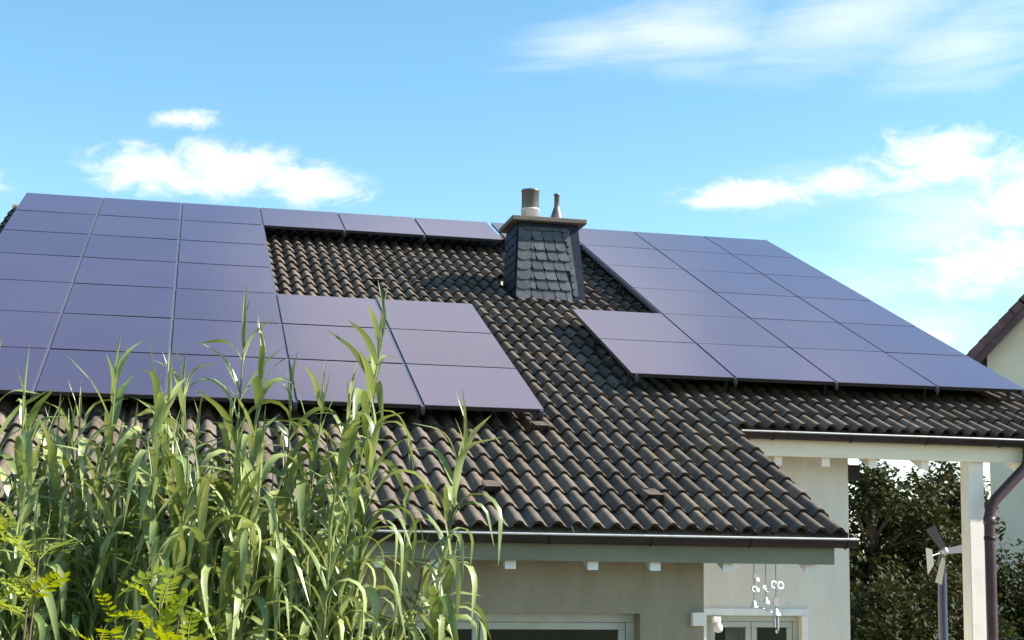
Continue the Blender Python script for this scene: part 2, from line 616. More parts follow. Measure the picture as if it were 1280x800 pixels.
def tile_mesh(mb, M=None, end_right=False, end_left=False):
    LEN = TC + .055
    n = len(prof)
    top_f = [(x, 0, z + .036) for x, z in prof]
    top_b = [(x, LEN, z) for x, z in prof]
    bot_f = [(x, .035, z - .004) for x, z in prof]
    vs = top_f + top_b
    vs2 = [(x, y, z) for x, y, z in top_f] + bot_f
    if M is not None:
        vs = [M @ Vector(p) for p in vs]
        vs2 = [M @ Vector(p) for p in vs2]
    mb.add(vs, [(i, i + 1, n + i + 1, n + i) for i in range(n - 1)], True)
    mb.add(vs2, [(n + i, n + i + 1, i + 1, i) for i in range(n - 1)])
    for flag, x in ((end_left, 0), (end_right, TW)):
        if flag:
            p = [(x, 0, .028), (x, LEN, 0), (x, LEN, -.05), (x, 0, -.045)]
            q = [(x + (.012 if x == 0 else -.012), a[1], a[2]) for a in p]
            pts = p + q
            if M is not None:
                pts = [M @ Vector(a) for a in pts]
            mb.add(pts, [(0, 1, 2, 3), (7, 6, 5, 4), (0, 3, 7, 4)])


def tile_variant(i, el=False, er=False):
    mb = MB()
    tile_mesh(mb, None, er, el)
    return mb.mesh('roof_tile', 'tile')


t_mid, t_left, t_right = tile_variant(0), tile_variant(1, True), tile_variant(2, False, True)

# column and row lines of the panel fields
XL = [0.05, 1.116, 2.221, 3.332, 4.472, 5.614, 6.745]
XR = [6.80, 7.93, 9.056, 10.215, 11.28]
PV = 1.32


def covered(x, v):
    """is this point of the roof under a panel"""
    if 0 < v < 7 * PV and .05 < x < 3.33:
        return True
    if 0 < v < PV:
        return True
    if 4 * PV < v < 7 * PV and x < 5.6:
        return True
    if v < 6 * PV and x > 7.93:
        return True
    if 4 * PV < v < 6 * PV and x > 6.8:
        return True
    return False


rt = random.Random(11)
CAM = cam.matrix_world.translation
tiles = []
for c in range(38):
    for r in range(36):
        v = V_EAVE - r * TC                 # lower edge
        if v < .05:
            continue
        x = X_L + c * TW
        if c >= 25 and r < 7:
            continue
        cov = covered(x + TW / 2, v - .02) and covered(x + TW / 2, v - TC + .05)
        w = RP(x + TW / 2, v, .15)
        chim = 6.45 < x + TW / 2 < 7.3 and 3.0 < v < 3.75
        if chim:
            continue
        infr = w.x < 10.9
        tiles.append((cov or not infr, (w - CAM).length, c, r, x, v))
tiles.sort()
stuff = MB()
for k, (cov, dist, c, r, x, v) in enumerate(tiles):
    M = RMat(x, v, D_T) @ Matrix.Translation((rt.uniform(-.003, .003), rt.gauss(0, .007), rt.uniform(0, .006))) \
        @ Matrix.Rotation(rt.gauss(0, .007), 4, 'Z') @ Matrix.Rotation(rt.uniform(-.006, .006), 4, 'Y')
    el = c == 0
    er = (c == 24 and r < 7) or c == 37
    if k < 300 and not cov:
        inst('roof_tile', t_left if el else t_right if er else t_mid, roof, M)
    else:
        tile_mesh(stuff, M, er, el)
o = stuff.build('roof_tiles', 'tile', roof)
o['kind'] = 'stuff'

# ridge caps
for i in range(30):
    m = MB()
    pts = []
    n = 7
    r0, r1 = .115, .10
    for rr, xx in ((r0, 0), (r1, .42)):
        for k in range(n):
            a = math.pi * k / (n - 1)
            pts.append((xx, math.cos(a) * rr * 1.15, math.sin(a) * rr * .8))
    m.add(pts, [(k, k + 1, n + k + 1, n + k) for k in range(n - 1)], True)
    rp = RP(0, -.28, .300)
    if i == 0:
        cap_me = m.mesh('ridge_tile', 'tile')
    inst('ridge_tile', cap_me, roof, Matrix.Translation((X_L + i * .387, rp.y, rp.z - .03)) @ Matrix.Rotation(.012, 4, 'Y'))
# rear slope tiles as plain courses
m = MB()
for k in range(10):
    a, b = k * .36, k * .36 + .4
    y0, z0 = rid.y + a * CP, rid.z - a * SP + .01
    y1, z1 = rid.y + b * CP, rid.z - b * SP + .045
    m.add([(X_L, y0, z0), (X_R, y0, z0), (X_R, y1, z1), (X_L, y1, z1), (X_R, y1, z1 - .03), (X_L, y1, z1 - .03)], [(0, 1, 2, 3), (3, 2, 4, 5)])
o = m.build('rear_tile_courses', 'tile', roof)
o['kind'] = 'stuff'

# vent tiles: small hooded humps on the slope
for (x, v) in ((4.84, 10.80), (6.19, 10.90), (4.73, 3.55), (5.60, 9.20)):
    m = MB()
    w, ln = .085, .22
    m.hexa([(-w, 0, .02), (w, 0, .02), (w, ln, .0), (-w, ln, .0), (-w * .8, -.03, .088), (w * .8, -.03, .088), (w * .75, ln, .045), (-w * .75, ln, .045)])
    o = m.build('vent_tile', 'tile', roof, .008)
    o.data.materials.append(MATS['black_metal'])
    o.data.polygons[2].material_index = 1
    o.matrix_local = RMat(x, v, D_T - .03)

# walls
def roof_under(y, d=.342):
    # height of deck underside at world y on the front slope
    v = (d * SP - y) / CP
    return ZR - v * SP - d * CP


def wall_x(mb, x0, x1, y, th, z0=0.0, cut=()):
    """wall in plane y (front face), thickness th backwards, up to the deck, with rectangular openings (xa, xb, zb) from za"""
    z1 = roof_under(y)
    z2 = roof_under(y + th)
    xs = [x0]
    for (a, b, za, zb) in cut:
        mb.hexa([(xs[-1], y, z0), (a, y, z0), (a, y + th, z0), (xs[-1], y + th, z0), (xs[-1], y, z1), (a, y, z1), (a, y + th, z2), (xs[-1], y + th, z2)])
        mb.hexa([(a, y, zb), (b, y, zb), (b, y + th, zb), (a, y + th, zb), (a, y, z1), (b, y, z1), (b, y + th, z2), (a, y + th, z2)])
        if za > z0:
            mb.box(a, b, y, y + th, z0, za)
        xs.append(b)
    a, b = xs[-1], x1
    mb.hexa([(a, y, z0), (b, y, z0), (b, y + th, z0), (a, y + th, z0), (a, y, z1), (b, y, z1), (b, y + th, z2), (a, y + th, z2)])


YN, YF = -10.03, -7.45
WIN = (3.45, 6.02, .95, 2.02)
WIN2 = (.75, 2.75, .95, 2.02)
DOOR = (7.52, 8.53, .06, 1.92)
m = MB()
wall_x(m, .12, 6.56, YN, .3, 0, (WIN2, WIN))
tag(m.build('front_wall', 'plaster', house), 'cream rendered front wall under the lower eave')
m = MB()
m.prism([(YN + .302, 0), (YF + .3, 0), (YF + .3, roof_under(YF + .3)), (YN + .302, roof_under(YN + .302))], lambda p, q: (6.26, p, q), lambda p, q: (6.558, p, q))
m.build('side_wall', 'plaster', house)
m = MB()
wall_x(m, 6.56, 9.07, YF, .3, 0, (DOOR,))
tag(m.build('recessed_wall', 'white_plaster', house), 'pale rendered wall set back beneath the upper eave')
yb = rid.y + 2.9
zb_ = rid.z - 2.9 * SP / 1 - .06
yr = rid.y


def gable_poly(y0, y1):
    return [(y0, 0), (y1, 0), (y1, rid.z - (y1 - yr) * SP / CP - .06), (yr, rid.z - .06), (y0, roof_under(y0))]


m = MB()
m.prism(gable_poly(YF + .302, yb), lambda p, q: (8.77, p, q), lambda p, q: (9.07, p, q))
m.build('gable_wall', 'white_plaster', house)
m = MB()
m.prism(gable_poly(YN + .302, yb), lambda p, q: (.12, p, q), lambda p, q: (.42, p, q))
m.build('gable_wall', 'plaster', house)
m = MB()
m.box(.42, 8.77, yb - .3, yb - .002, 0, rid.z - 2.9 * SP / CP - .07)
m.build('rear_wall', 'plaster', house)
m = MB()
m.box(.42, 6.2, YN + 3.2, YN + 3.25, .06, 2.6)
m.box(6.5, 8.77, YF + 2.6, YF + 2.65, .06, 2.6)
m.build('inner_wall', 'dark_room', house)
m = MB()
m.box(.42, 6.258, YN + .302, yb - .302, 2.62, 2.68)
m.box(6.2, 8.768, YF + .302, yb - .302, 2.62, 2.68)
m.build('room_ceiling', 'dark_room', house)

# rafters
def rafter(x, v0, v1, mtl='rafter_paint', w=.09, d0=.342, d1=.565):
    mb = MB()
    mb.hexa([RP(x - w / 2, v1, d1), RP(x + w / 2, v1, d1), RP(x + w / 2, v0, d1), RP(x - w / 2, v0, d1),
             RP(x - w / 2, v1 , d0), RP(x + w / 2, v1, d0), RP(x + w / 2, v0, d0), RP(x - w / 2, v0, d0)])
    # plumb cut at the foot
    for i in (0, 1):
        p = Vector(mb.v[i])
        mb.v[i] = (p.x, mb.v[i + 4][1], p.z - (p.y - mb.v[i + 4][1]) * SP / CP)
    return mb.build('rafter', mtl, house, .006)


VE = (10.325 + .342 * SP) / CP
for x in (.15, .77, 1.39, 2.0, 2.62, 3.24, 3.86, 4.30, 4.88, 5.54, 6.05, 6.66):
    rafter(x, VE - (.7 if x < 6.3 else 2.9), VE)
rafter(7.36, V_UP - .3, VE)
VU = (7.835 + .342 * SP) / CP
for x in (8.14, 8.65):
    rafter(x, VU - .45, VU, 'white_wood', d1=.62)
for x in (9.16, 9.73, 10.8, 11.3):
    rafter(x, 0.2, VU, 'white_wood', d1=.62)

# fascias
m = MB()
m.box(-.02, 7.55, -10.38, -10.33, 2.43, 2.61)
m.build('fascia_board', 'green_fascia', house, .006)
m = MB()
m.box(7.66, 11.5, -7.90, -7.84, 3.495, 3.73)
m.build('fascia_board', 'cream_fascia', house, .006)
# barge boards on the verges
m = MB()
slab(m, X_V - .075, X_V - .045, V_UP - .2, V_EAVE - .16, .340, .44)
m.build('barge_board', 'gutter_brown', house, .004)
m = MB()
slab(m, X_L + .05, X_L + .08, -.25, V_EAVE - .05, .340, .44)
m.build('barge_board', 'gutter_brown', house, .004)
m = MB()
slab(m, X_R - .08, X_R - .05, -.25, V_UP - .1, .340, .44)
m.build('barge_board', 'gutter_brown', house, .004)


# gutters
def gutter(x0, x1, yc, zc, r=.066):
    mb = MB()
    n = 10
    ring = []
    for k in range(n + 1):
        a = math.pi + math.pi * k / n
        ring.append((math.cos(a) * r, math.sin(a) * r))
    inner = [(a * .93, b * .93) for a, b in ring][::-1]
    loop = ring + inner
    mb.prism([(yc + a, zc + b) for a, b in loop], lambda p, q: (x0, p, q), lambda p, q: (x1, p, q))
    for x in (x0 - .004, x1):
        cap = [(yc + a, zc + b) for a, b in ring]
        mb.prism(cap, lambda p, q: (x, p, q), lambda p, q: (x + .004, p, q))
    gt = mb.build('gutter', 'gutter_brown', house)
    bd = MB()
    bd.tube([(x0, yc - r - .002, zc + .006), (x1, yc - r - .002, zc + .006)], .0095, 8)
    bd.build('gutter_bead_highlight', 'zinc', gt)  # paler metal than the gutter: the rim's sunlit highlight put in as colour
    k = x0 + .35
    while k < x1:
        br = MB()
        pr = [(math.pi + math.pi * i / 8) for i in range(9)]
        br.tube([(k, yc + math.cos(a) * (r + .004), zc + math.sin(a) * (r + .004)) for a in pr], .006, 5)
        br.build('gutter_bracket', 'gutter_brown', gt)
        k += .82
    return gt


ev = RP(0, V_EAVE, .262)
gutter(-.12, 7.70, ev.y - .035, ev.z - .028)
eu = RP(0, V_UP, .262)
gutter(7.67, 11.7, eu.y - .035, eu.z - .028)

# downpipe
m = MB()
gx, gy, gz = 10.80, eu.y - .035, eu.z - .10
m.tube([(gx, gy, gz + .04), (gx, gy, gz - .08), (gx - .015, gy, gz - .15), (gx - .05, gy, gz - .21), (10.40, -8.0, 3.10), (10.36, -8.0, 3.03), (10.34, -8.0, 2.94), (10.34, -8.0, .05)], .055, 14)
dp = m.build('downpipe', 'pipe_brown', house)
for z in (2.72, 1.2):
    m = MB()
    m.lathe([(.054, -.02), (.060, -.018), (.060, .018), (.054, .02)], (10.34, -8.0, z), 14)
    m.build('pipe_clamp', 'gutter_brown', dp)
m = MB()
m.lathe([(.053, -.04), (.061, -.038), (.061, .03), (.053, .034)], (10.34, -8.0, 2.90), 14)
m.build('pipe_collar', 'pipe_brown', dp)

# posts of the open bay
for (x, y) in ((10.30, -7.75), (10.28, -.2), (11.3, -.2)):
    m = MB()
    m.box(x - .085, x + .085, y - .085, y + .085, 0, 3.52 if y < -5 else roof_under(y) - .2)
    p = m.build('post', 'white_wood', house, .008)
    m = MB()
    m.box(x - .1, x + .1, y - .1, y + .1, 0, .12)
    m.build('post_foot', 'zinc', p)
m = MB()
m.box(9.072, 9.20, -7.46, -7.34, 3.30, 3.46)
m.build('purlin_end', 'gutter_brown', house, .004)


# windows
def window(x0, x1, z0, z1, y, parts, name='window', fr=.075, mtl='frame_paint'):
    mb = MB()
    mb.box(x0, x1, y, y + .07, z1 - fr, z1)
    mb.box(x0, x1, y, y + .07, z0, z0 + fr)
    mb.box(x0, x0 + fr, y + .001, y + .069, z0 + fr, z1 - fr)
    mb.box(x1 - fr, x1, y + .001, y + .069, z0 + fr, z1 - fr)
    wn = mb.build(name, mtl, house, .006)
    w = (x1 - x0 - 2 * fr) / parts
    for k in range(parts):
        a, b = x0 + fr + k * w, x0 + fr + (k + 1) * w
        s = MB()
        e = .06
        s.box(a + .003, b - .003, y + .012, y + .062, z1 - fr - e, z1 - fr - .003)
        s.box(a + .003, b - .003, y + .012, y + .062, z0 + fr + .003, z0 + fr + e)
        s.box(a + .003, a + e, y + .013, y + .061, z0 + fr + e, z1 - fr - e)
        s.box(b - e, b - .003, y + .013, y + .061, z0 + fr + e, z1 - fr - e)
        s.build('sash', mtl, wn, .005)
        p = MB()
        p.box(a + e - .005, b - e + .005, y + .034, y + .040, z0 + fr + e - .005, z1 - fr - e + .005)
        p.build('pane', 'window_glass', wn)
    return wn


w1 = window(WIN[0], WIN[1], WIN[2], WIN[3], YN + .14, 2)
tag(w1, 'two-leaf window with pale frame')
window(WIN2[0], WIN2[1], WIN2[2], WIN2[3], YN + .14, 2)
for W in (WIN, WIN2):
    m = MB()
    m.box(W[0] - .06, W[1] + .06, YN - .06, YN + .13, W[2] - .04, W[2] - .002)
    m.build('window_sill', 'white_wood', house, .006)
# terrace door: frame with a fixed light and a leaf
dw = window(DOOR[0], DOOR[1], DOOR[2], DOOR[3], YF + .05, 2, 'terrace_door', .06, 'frame_paint')
m = MB()
m.box(DOOR[0] - .09, DOOR[1] + .08, YF - .035, YF - .002, DOOR[3], DOOR[3] + .07)
m.build('lintel_trim', 'rafter_paint', dw, .006)
m = MB()
m.box(DOOR[1], DOOR[1] + .07, YF - .03, YF - .002, .06, DOOR[3] - .002)
m.build('door_trim', 'white_wood', dw, .006)
m = MB()
m.box(DOOR[0] - .07, DOOR[0], YF - .03, YF - .002, .06, DOOR[3] - .002)
m.build('door_trim', 'white_wood', dw, .006)
m = MB()
cx = [7.85 + i * .012 for i in range(30)]
vs = []
for i, x in enumerate(cx):
    dy = .02 * math.sin(i * 1.3)
    vs += [(x, YF + .33 + dy, .1), (x, YF + .33 + dy, 1.9)]
m.add(vs, [(2 * i, 2 * i + 2, 2 * i + 3, 2 * i + 1) for i in range(29)], True)
m.build('curtain', 'curtain', dw)

# ------------------------------------------------------------------ chimney (part of the house)
CX0, CX1, CY0, CY1 = 6.41, 7.33, -3.56, -2.80       # at the roof
TX0, TX1, TY0, TY1 = 6.44, 7.23, -3.52, -2.84       # under the cap
CZ0, CZ1 = 5.55, 6.73
m = MB()


def lerp(a, b, t):
    return a + (b - a) * t


m.hexa([(CX0 - .012, CY0, CZ0), (CX1 + .025, CY0, CZ0), (CX1 + .025, CY1, CZ0), (CX0 - .012, CY1, CZ0), (TX0, TY0, CZ1), (TX1, TY0, CZ1), (TX1, TY1, CZ1), (TX0, TY1, CZ1)])
ch = m.build('chimney', 'slate_dark', house)
tag(ch, 'slate-clad chimney with a flat cap and two metal flues')
m = MB()
m.box(6.345, 7.325, -3.62, -2.79, CZ1 + .012, CZ1 + .072)
m.build('chimney_cap', 'cap_stone', ch, .008)
m = MB()
m.lathe([(.115, 0), (.119, .0), (.119, .16), (.123, .162), (.123, .172), (.116, .174)], (6.66, -3.25, CZ1 + .074), 28)
m.build('flue_collar', 'steel', ch)
m = MB()
m.lathe([(.113, .10), (.113, .40), (.120, .405), (.120, .425), (.106, .428), (.103, .40), (.103, .14)], (6.66, -3.25, CZ1 + .074), 28)
m.build('flue_pipe', 'dull_steel', ch)
m = MB()
m.lathe([(.112, 0), (.112, .02), (.098, .035), (.040, .215), (.034, .225)], (7.01, -3.27, CZ1 + .074), 22)
m.build('flue_cone', 'dull_steel', ch)
m = MB()
m.lathe([(.034, .22), (.034, .37), (.041, .372), (.041, .395), (.028, .396), (.028, .30)], (7.01, -3.27, CZ1 + .074), 16)
m.build('flue_spout', 'dull_steel', ch)
# lead apron round the foot
m = MB()
pa = RP(0, 0, 0)


def front_pt(s, t):
    """point on the front face: s 0..1 across, t 0..1 from visible foot to cap"""
    z = lerp(5.86, CZ1, t)
    k = (z - CZ0) / (CZ1 - CZ0)
    x = lerp(lerp(CX0 - .012, TX0, k), lerp(CX1 + .025, TX1, k), s)
    y = lerp(CY0, TY0, k)
    return Vector((x, y, z))


def left_pt(s, t):
    """left face, s 0 = front, 1 = back"""
    z = lerp(5.86, CZ1, t)
    k = (z - CZ0) / (CZ1 - CZ0)
    return Vector((lerp(CX0 - .012, TX0, k), lerp(lerp(CY0, TY0, k), lerp(CY1, TY1, k), s), z))


rs = random.Random(3)


def slate(pf, outline, s, t, w, h, nrm, tilt=.02, mt='slate'):
    """slate of outline [(a,b)] (unit square) at (s,t) on a face, size w,h in face units, lower edge proud"""
    mb = MB()
    lift0, lift1 = .006 + rs.uniform(0, .004), .006 + tilt
    pts_o, pts_i = [], []
    for a, b in outline:
        p = pf(s + a * w, t + b * h)
        off = lerp(lift1, lift0, max(0, min(1, b)))
        pts_o.append(p + nrm * off)
        pts_i.append(p + nrm * (off - .009))
    n = len(outline)
    mb.add(pts_o + pts_i, [tuple(range(n)), tuple(range(2 * n - 1, n - 1, -1))] + [(i, n + i, n + (i + 1) % n, (i + 1) % n) for i in range(n)])
    return mb.build('slate', mt, ch)


nf = Vector((0, -1, .03)).normalized()
nl = Vector((-1, 0, .03)).normalized()
scal = [(0, 1.25), (0, .22), (.12, .06), (.32, -.06), (.55, -.08), (.8, 0), (1, .16), (1, 1.25)]
bow = [(0, 1.0), (.0, .6), (.05, .33), (.15, .12), (.3, 0), (1.12, 0), (1.08, .3), (1.02, .6), (1.0, 1.0)]
# left border column of scalloped slates
for i in range(7):
    slate(front_pt, scal, .012, .012 - .147 + i * .147, .205, .147, nf, .016)
# field of bow-cut slates
for r_ in range(7):
    off = (.0, .07, .035)[r_ % 3]
    if off:
        slate(front_pt, [(0, 1), (0, .1), (.4, 0), (1.05, 0), (1, .4), (.9, 1)], .222, .012 - .147 + r_ * .147, off * .9, .141, nf, .018)
    for c_ in range(4):
        x0_ = .225 + off + c_ * .168 - (.168 if c_ == 3 and off > .05 else 0) * 0
        w_ = min(.153, .80 - x0_)
        if w_ < .05:
            continue
        slate(front_pt, bow, x0_ + rs.uniform(-.004, .004), .012 - .147 + r_ * .147, w_, .141, nf, .018)
# narrow border pieces up the right of the field
for i in range(9):
    slate(front_pt, scal, .821 - .006 * i, -.067 + i * .107, .075, .107, nf, .012)
# crown row under the cap
for i in range(6):
    slate(front_pt, [(0, 1.2), (0.05, .25), (.25, .02), (.6, -.06), (.95, .1), (1.1, .5), (1.1, 1.2)], .09 + i * .12, .888, .12, .05, nf, .02)
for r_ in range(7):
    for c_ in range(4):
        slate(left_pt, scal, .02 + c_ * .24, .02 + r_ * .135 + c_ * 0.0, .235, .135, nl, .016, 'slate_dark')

# ------------------------------------------------------------------ solar panels
rp_ = random.Random(8)
row_words = ['along the ridge', 'second below the ridge', 'third below the ridge', 'fourth below the ridge', 'fifth below the ridge', 'sixth below the ridge', 'seventh below the ridge']


def panel(x0, x1, row, side):
    gx_, gv = (.017, .017) if side == 'left' else (.010, .011)
    v0, v1 = row * PV + gv, (row + 1) * PV - gv
    xc, vc = (x0 + x1) / 2, (v0 + v1) / 2
    w, h = (x1 - x0) / 2 - gx_, (v1 - v0) / 2
    t = empty('solar_panel')
    t.matrix_world = RMat(xc, vc, 0) @ Matrix.Rotation(rp_.uniform(-.0022, .0022), 4, 'X') @ Matrix.Rotation(rp_.uniform(-.0025, .0025), 4, 'Y')
    if side == 'left':
        lab = 'violet solar panel, row ' + row_words[row] + ', array left of the chimney'
    else:
        lab = 'violet solar panel, row ' + row_words[row] + ', array right of the chimney'
    tag(t, lab, 'solar panel', 'solar panels %s of the chimney, row %s' % (side, row_words[row]))
    mb = MB()
    mb.box(-w, w, -h, h, -.008, 0)
    mb.build('glass', 'solar_glass', t, .002)
    mb = MB()
    e = .004
    mb.box(-w + e, w - e, -h + e, -h + .03, -.042, -.0085)
    mb.box(-w + e, w - e, h - .03, h - e, -.042, -.0085)
    mb.box(-w + e, -w + .03, -h + .031, h - .031, -.042, -.0085)
    mb.box(w - .03, w - e, -h + .031, h - .031, -.042, -.0085)
    mb.box(-w + .031, w - .031, -h + .031, h - .031, -.016, -.0085)
    mb.build('frame', 'black_metal', t)


for r_ in range(7):
    for c_ in range(3):
        panel(XL[c_], XL[c_ + 1], r_, 'left')
    if r_ == 0:
        for c_ in (3, 4, 5):
            panel(XL[c_], XL[c_ + 1] if c_ < 5 else 6.755, 0, 'left')
        panel(6.80, 7.93, 0, 'right')
    if r_ >= 4:
        panel(XL[3], XL[4], r_, 'left')
        panel(XL[4], XL[5], r_, 'left')
for r_ in range(6):
    if r_ in (4, 5):
        panel(XR[0], XR[1], r_, 'right')
    for c_ in (1, 2, 3):
        panel(XR[c_], XR[c_ + 1], r_, 'right')


def rail(x, v0, v1, lab, grp):
    t = empty('mounting_rail')
    t.matrix_world = RMat(x, v1, 0)
    tag(t, lab, 'rail', grp)
    ln = v1 - v0
    hw = .0162 if x < 6.7 else .0092
    mb = MB()
    mb.box(-hw, hw, 0, ln - .004, -.062, -.010)
    mb.build('bar', 'rail', t)
    mb = MB()
    mb.box(-.018, .018, -.010, -.0005, -.066, -.03)
    mb.box(-.014, .014, -.018, -.0105, -.085, -.05)
    mb.build('end_clip', 'clip', t, .003)
    k = .25
    while k < ln:
        h = MB()
        h.box(-.015, .015, k, k + .04, -.235, -.0625)
        h.build('roof_hook', 'clip', t)
        k += 1.4


GL = 'rails under the panels left of the chimney'
GR = 'rails under the panels right of the chimney'
for x in XL[:4]:
    rail(x + (.03 if x < .1 else 0), 0, 7 * PV + .012, 'long grey aluminium rail running down between panels left of chimney', GL)
for x in (XL[4], XL[5] - .04):
    rail(x, 4 * PV, 7 * PV + .012, 'short grey aluminium rail beneath the three-row block of panels', 'rails under the three-row panel block')
for x in (4.47, 5.6):
    rail(x, 0, PV + .012, 'stub of grey rail under the ridge row above the bare tiles', 'stub rails under the ridge row')
for x in XR[1:4]:
    rail(x, 0, 6 * PV + .012, 'long grey aluminium rail running down between panels right of chimney', GR)
rail(XR[4] - .05, 0, 6 * PV + .012, 'grey aluminium rail under the outer edge of panels right of chimney', 'outer rail right of the chimney')
rail(XR[0] + .06, 4 * PV, 6 * PV + .012, 'short grey rail under the two panels projecting below the chimney', 'short rail below the chimney')

# ------------------------------------------------------------------ things at the terrace
# wind chime hanging from the lower eave
wc = empty('wind_chime', (6.86, -10.44, 2.43))
tag(wc, 'metal wind chime of rings and discs hanging below the green fascia', 'wind chime')


def disc(mb, c, r, th=.006, ax=(0, 1, 0), hole=0.0, seg=14):
    c = Vector(c)
    ax = Vector(ax).normalized()
    u = ax.cross(Vector((0, 0, 1))).normalized()
    w = ax.cross(u)
    if hole:
        for k in range(1):
            pts = [c + (u * math.cos(2 * math.pi * i / seg) + w * math.sin(2 * math.pi * i / seg)) * (r + hole) / 2 for i in range(seg + 1)]
            mb.tube(pts, (r - hole) / 2, 6, False)
    else:
        mb.tube([c - ax * th, c + ax * th], r, seg, True, False)


def strand(x, z0, items):
    """x offset, start z, items [(z, kind, size)]"""
    last = items[-1][0]
    mb = MB()
    mb.tube([(x, 0, z0), (x, 0, last)], .0035, 5)
    mb.build('string', 'string', wc)
    for (z, kind, sz, dx) in items:
        mb = MB()
        if kind == 'disc':
            disc(mb, (x + dx, -.005, z), sz, .004, (.35, -1, .15))
            mb.build('disc', 'dull_steel', wc)
        elif kind == 'white':
            disc(mb, (x + dx, -.005, z), sz, .005, (.25, -1, .3))
            mb.build('disc', 'white_plastic', wc)
        elif kind == 'ring':
            disc(mb, (x + dx, -.005, z), sz, 0, (.2, -1, .1), hole=sz * .45)
            mb.build('ring', 'white_plastic', wc)
        elif kind == 'bell':
            mb.lathe([(.002, sz), (sz * .5, sz * .6), (sz * .75, -sz * .3), (sz, -sz)], (x + dx, 0, z), 12)
            mb.build('bell', 'steel', wc)
        elif kind == 'rod':
            mb.tube([(x + dx, 0, z + sz), (x + dx, 0, z - sz)], .009, 8)
            mb.build('rod', 'zinc', wc)


strand(-.03, 0, [(-.105, 'disc', .026, .01), (-.125, 'white', .016, .03), (-.20, 'ring', .028, .0), (-.205, 'white', .016, .03), (-.315, 'bell', .028, 0)])
strand(.07, 0, [(-.185, 'white', .018, -.012), (-.205, 'ring', .022, .012), (-.285, 'bell', .026, 0), (-.305, 'white', .014, .02)])
strand(.155, 0, [(-.165, 'ring', .036, -.022), (-.17, 'ring', .036, .034), (-.30, 'disc', .036, 0), (-.375, 'bell', .028, 0), (-.395, 'white', .016, .02), (-.45, 'rod', .05, -.012), (-.47, 'rod', .05, .015), (-.53, 'disc', .015, 0)])
m = MB()
m.tube([(-.03, 0, -.33), (.06, 0, -.355), (.155, 0, -.40)], .007, 6)
m.tube([(-.03, 0, 0), (.07, 0, 0), (.155, 0, 0)], .003, 4)
m.build('cross_bar', 'zinc', wc)

# lamp beside the door
la = empty('outdoor_lamp', (7.60, -7.58, 1.80))
tag(la, 'small round glass lamp at the top of the terrace door', 'lamp')
m = MB()
m.box(-.04, .04, .02, .075, .05, .11)
m.build('lamp_base', 'white_plastic', la, .006)
m = MB()
m.lathe([(.020, .052), (.040, .03), (.048, .0), (.042, -.026), (.026, -.041), (.004, -.047)], (0, -.0, 0), 20)
m.build('lamp_globe', 'white_plastic', la)
# junction box on the corner of the front wall
jb = MB()
jb.box(-.055, .055, -.06, -.001, -.055, .055)
o = jb.build('junction_box', 'white_wood', None, .008)
o.location = (6.50, YN, 1.98)
tag(o, 'small pale box fixed on the cream front wall corner', 'box')

# small wind turbine ornament
wt = empty('wind_spinner', (11.45, -5.0, 0))
tag(wt, 'small three-bladed wind spinner on a dark blue pole beyond the terrace', 'wind spinner')
m = MB()
m.tube([(0, 0, 0), (0, 0, 2.0), (.01, 0, 2.46)], [.06, .055, .045], 12)
m.build('pole', 'pole_blue', wt)
HZ = 2.62
m = MB()
m.lathe([(.001, .055), (.03, .045), (.045, 0), (.03, -.045), (.001, -.055)], (0, -.08, HZ), 14)
m.build('hub', 'zinc', wt)
m = MB()
m.tube([(0, .05, HZ - .18), (0, .03, HZ - .05), (0, -.06, HZ)], .022, 8)
m.build('neck', 'pole_blue', wt)
for ang, mt, ln in ((123, 'blade_grey', .34), (256, 'blade_cream', .40), (8, 'blade_grey', .36)):
    a = R(ang)
    d = Vector((math.cos(a), 0, math.sin(a)))
    n = Vector((-math.sin(a), 0, math.cos(a)))
    p = []
    yo = Vector((0, -.09, HZ - HZ))
    c0 = Vector((0, -.09, HZ))
    for t, w in ((.02, .03), (.12, .06), (1, .105)):
        for sgn in (-1, 1):
            tw = .35 * sgn * w * .6
            p.append(c0 + d * ln * t + n * sgn * w * .55 + Vector((0, tw, 0)))
    back = [q + Vector((0, .008, 0)) for q in p]
    m = MB()
    pts = p + back
    m.add(pts, [(0, 1, 3, 2), (2, 3, 5, 4), (7, 6, 8, 9), (9, 8, 10, 11), (0, 2, 8, 6), (2, 4, 10, 8), (1, 7, 9, 3), (3, 9, 11, 5), (4, 5, 11, 10), (0, 6, 7, 1)])
    m.build('blade', mt, wt)
m = MB()
m.tube([(0, -.07, HZ), (-.20, -.12, HZ - .06)], .009, 6)
m.build('tail_rod', 'zinc', wt)
m = MB()
m.prism([(-.27, .10), (-.19, .08), (-.17, -.10), (-.25, -.22)], lambda p, q: (p, -.125, HZ - .06 + q), lambda p, q: (p - .0, -.113, HZ - .06 + q))
m.build('tail_vane', 'vane_white', wt)

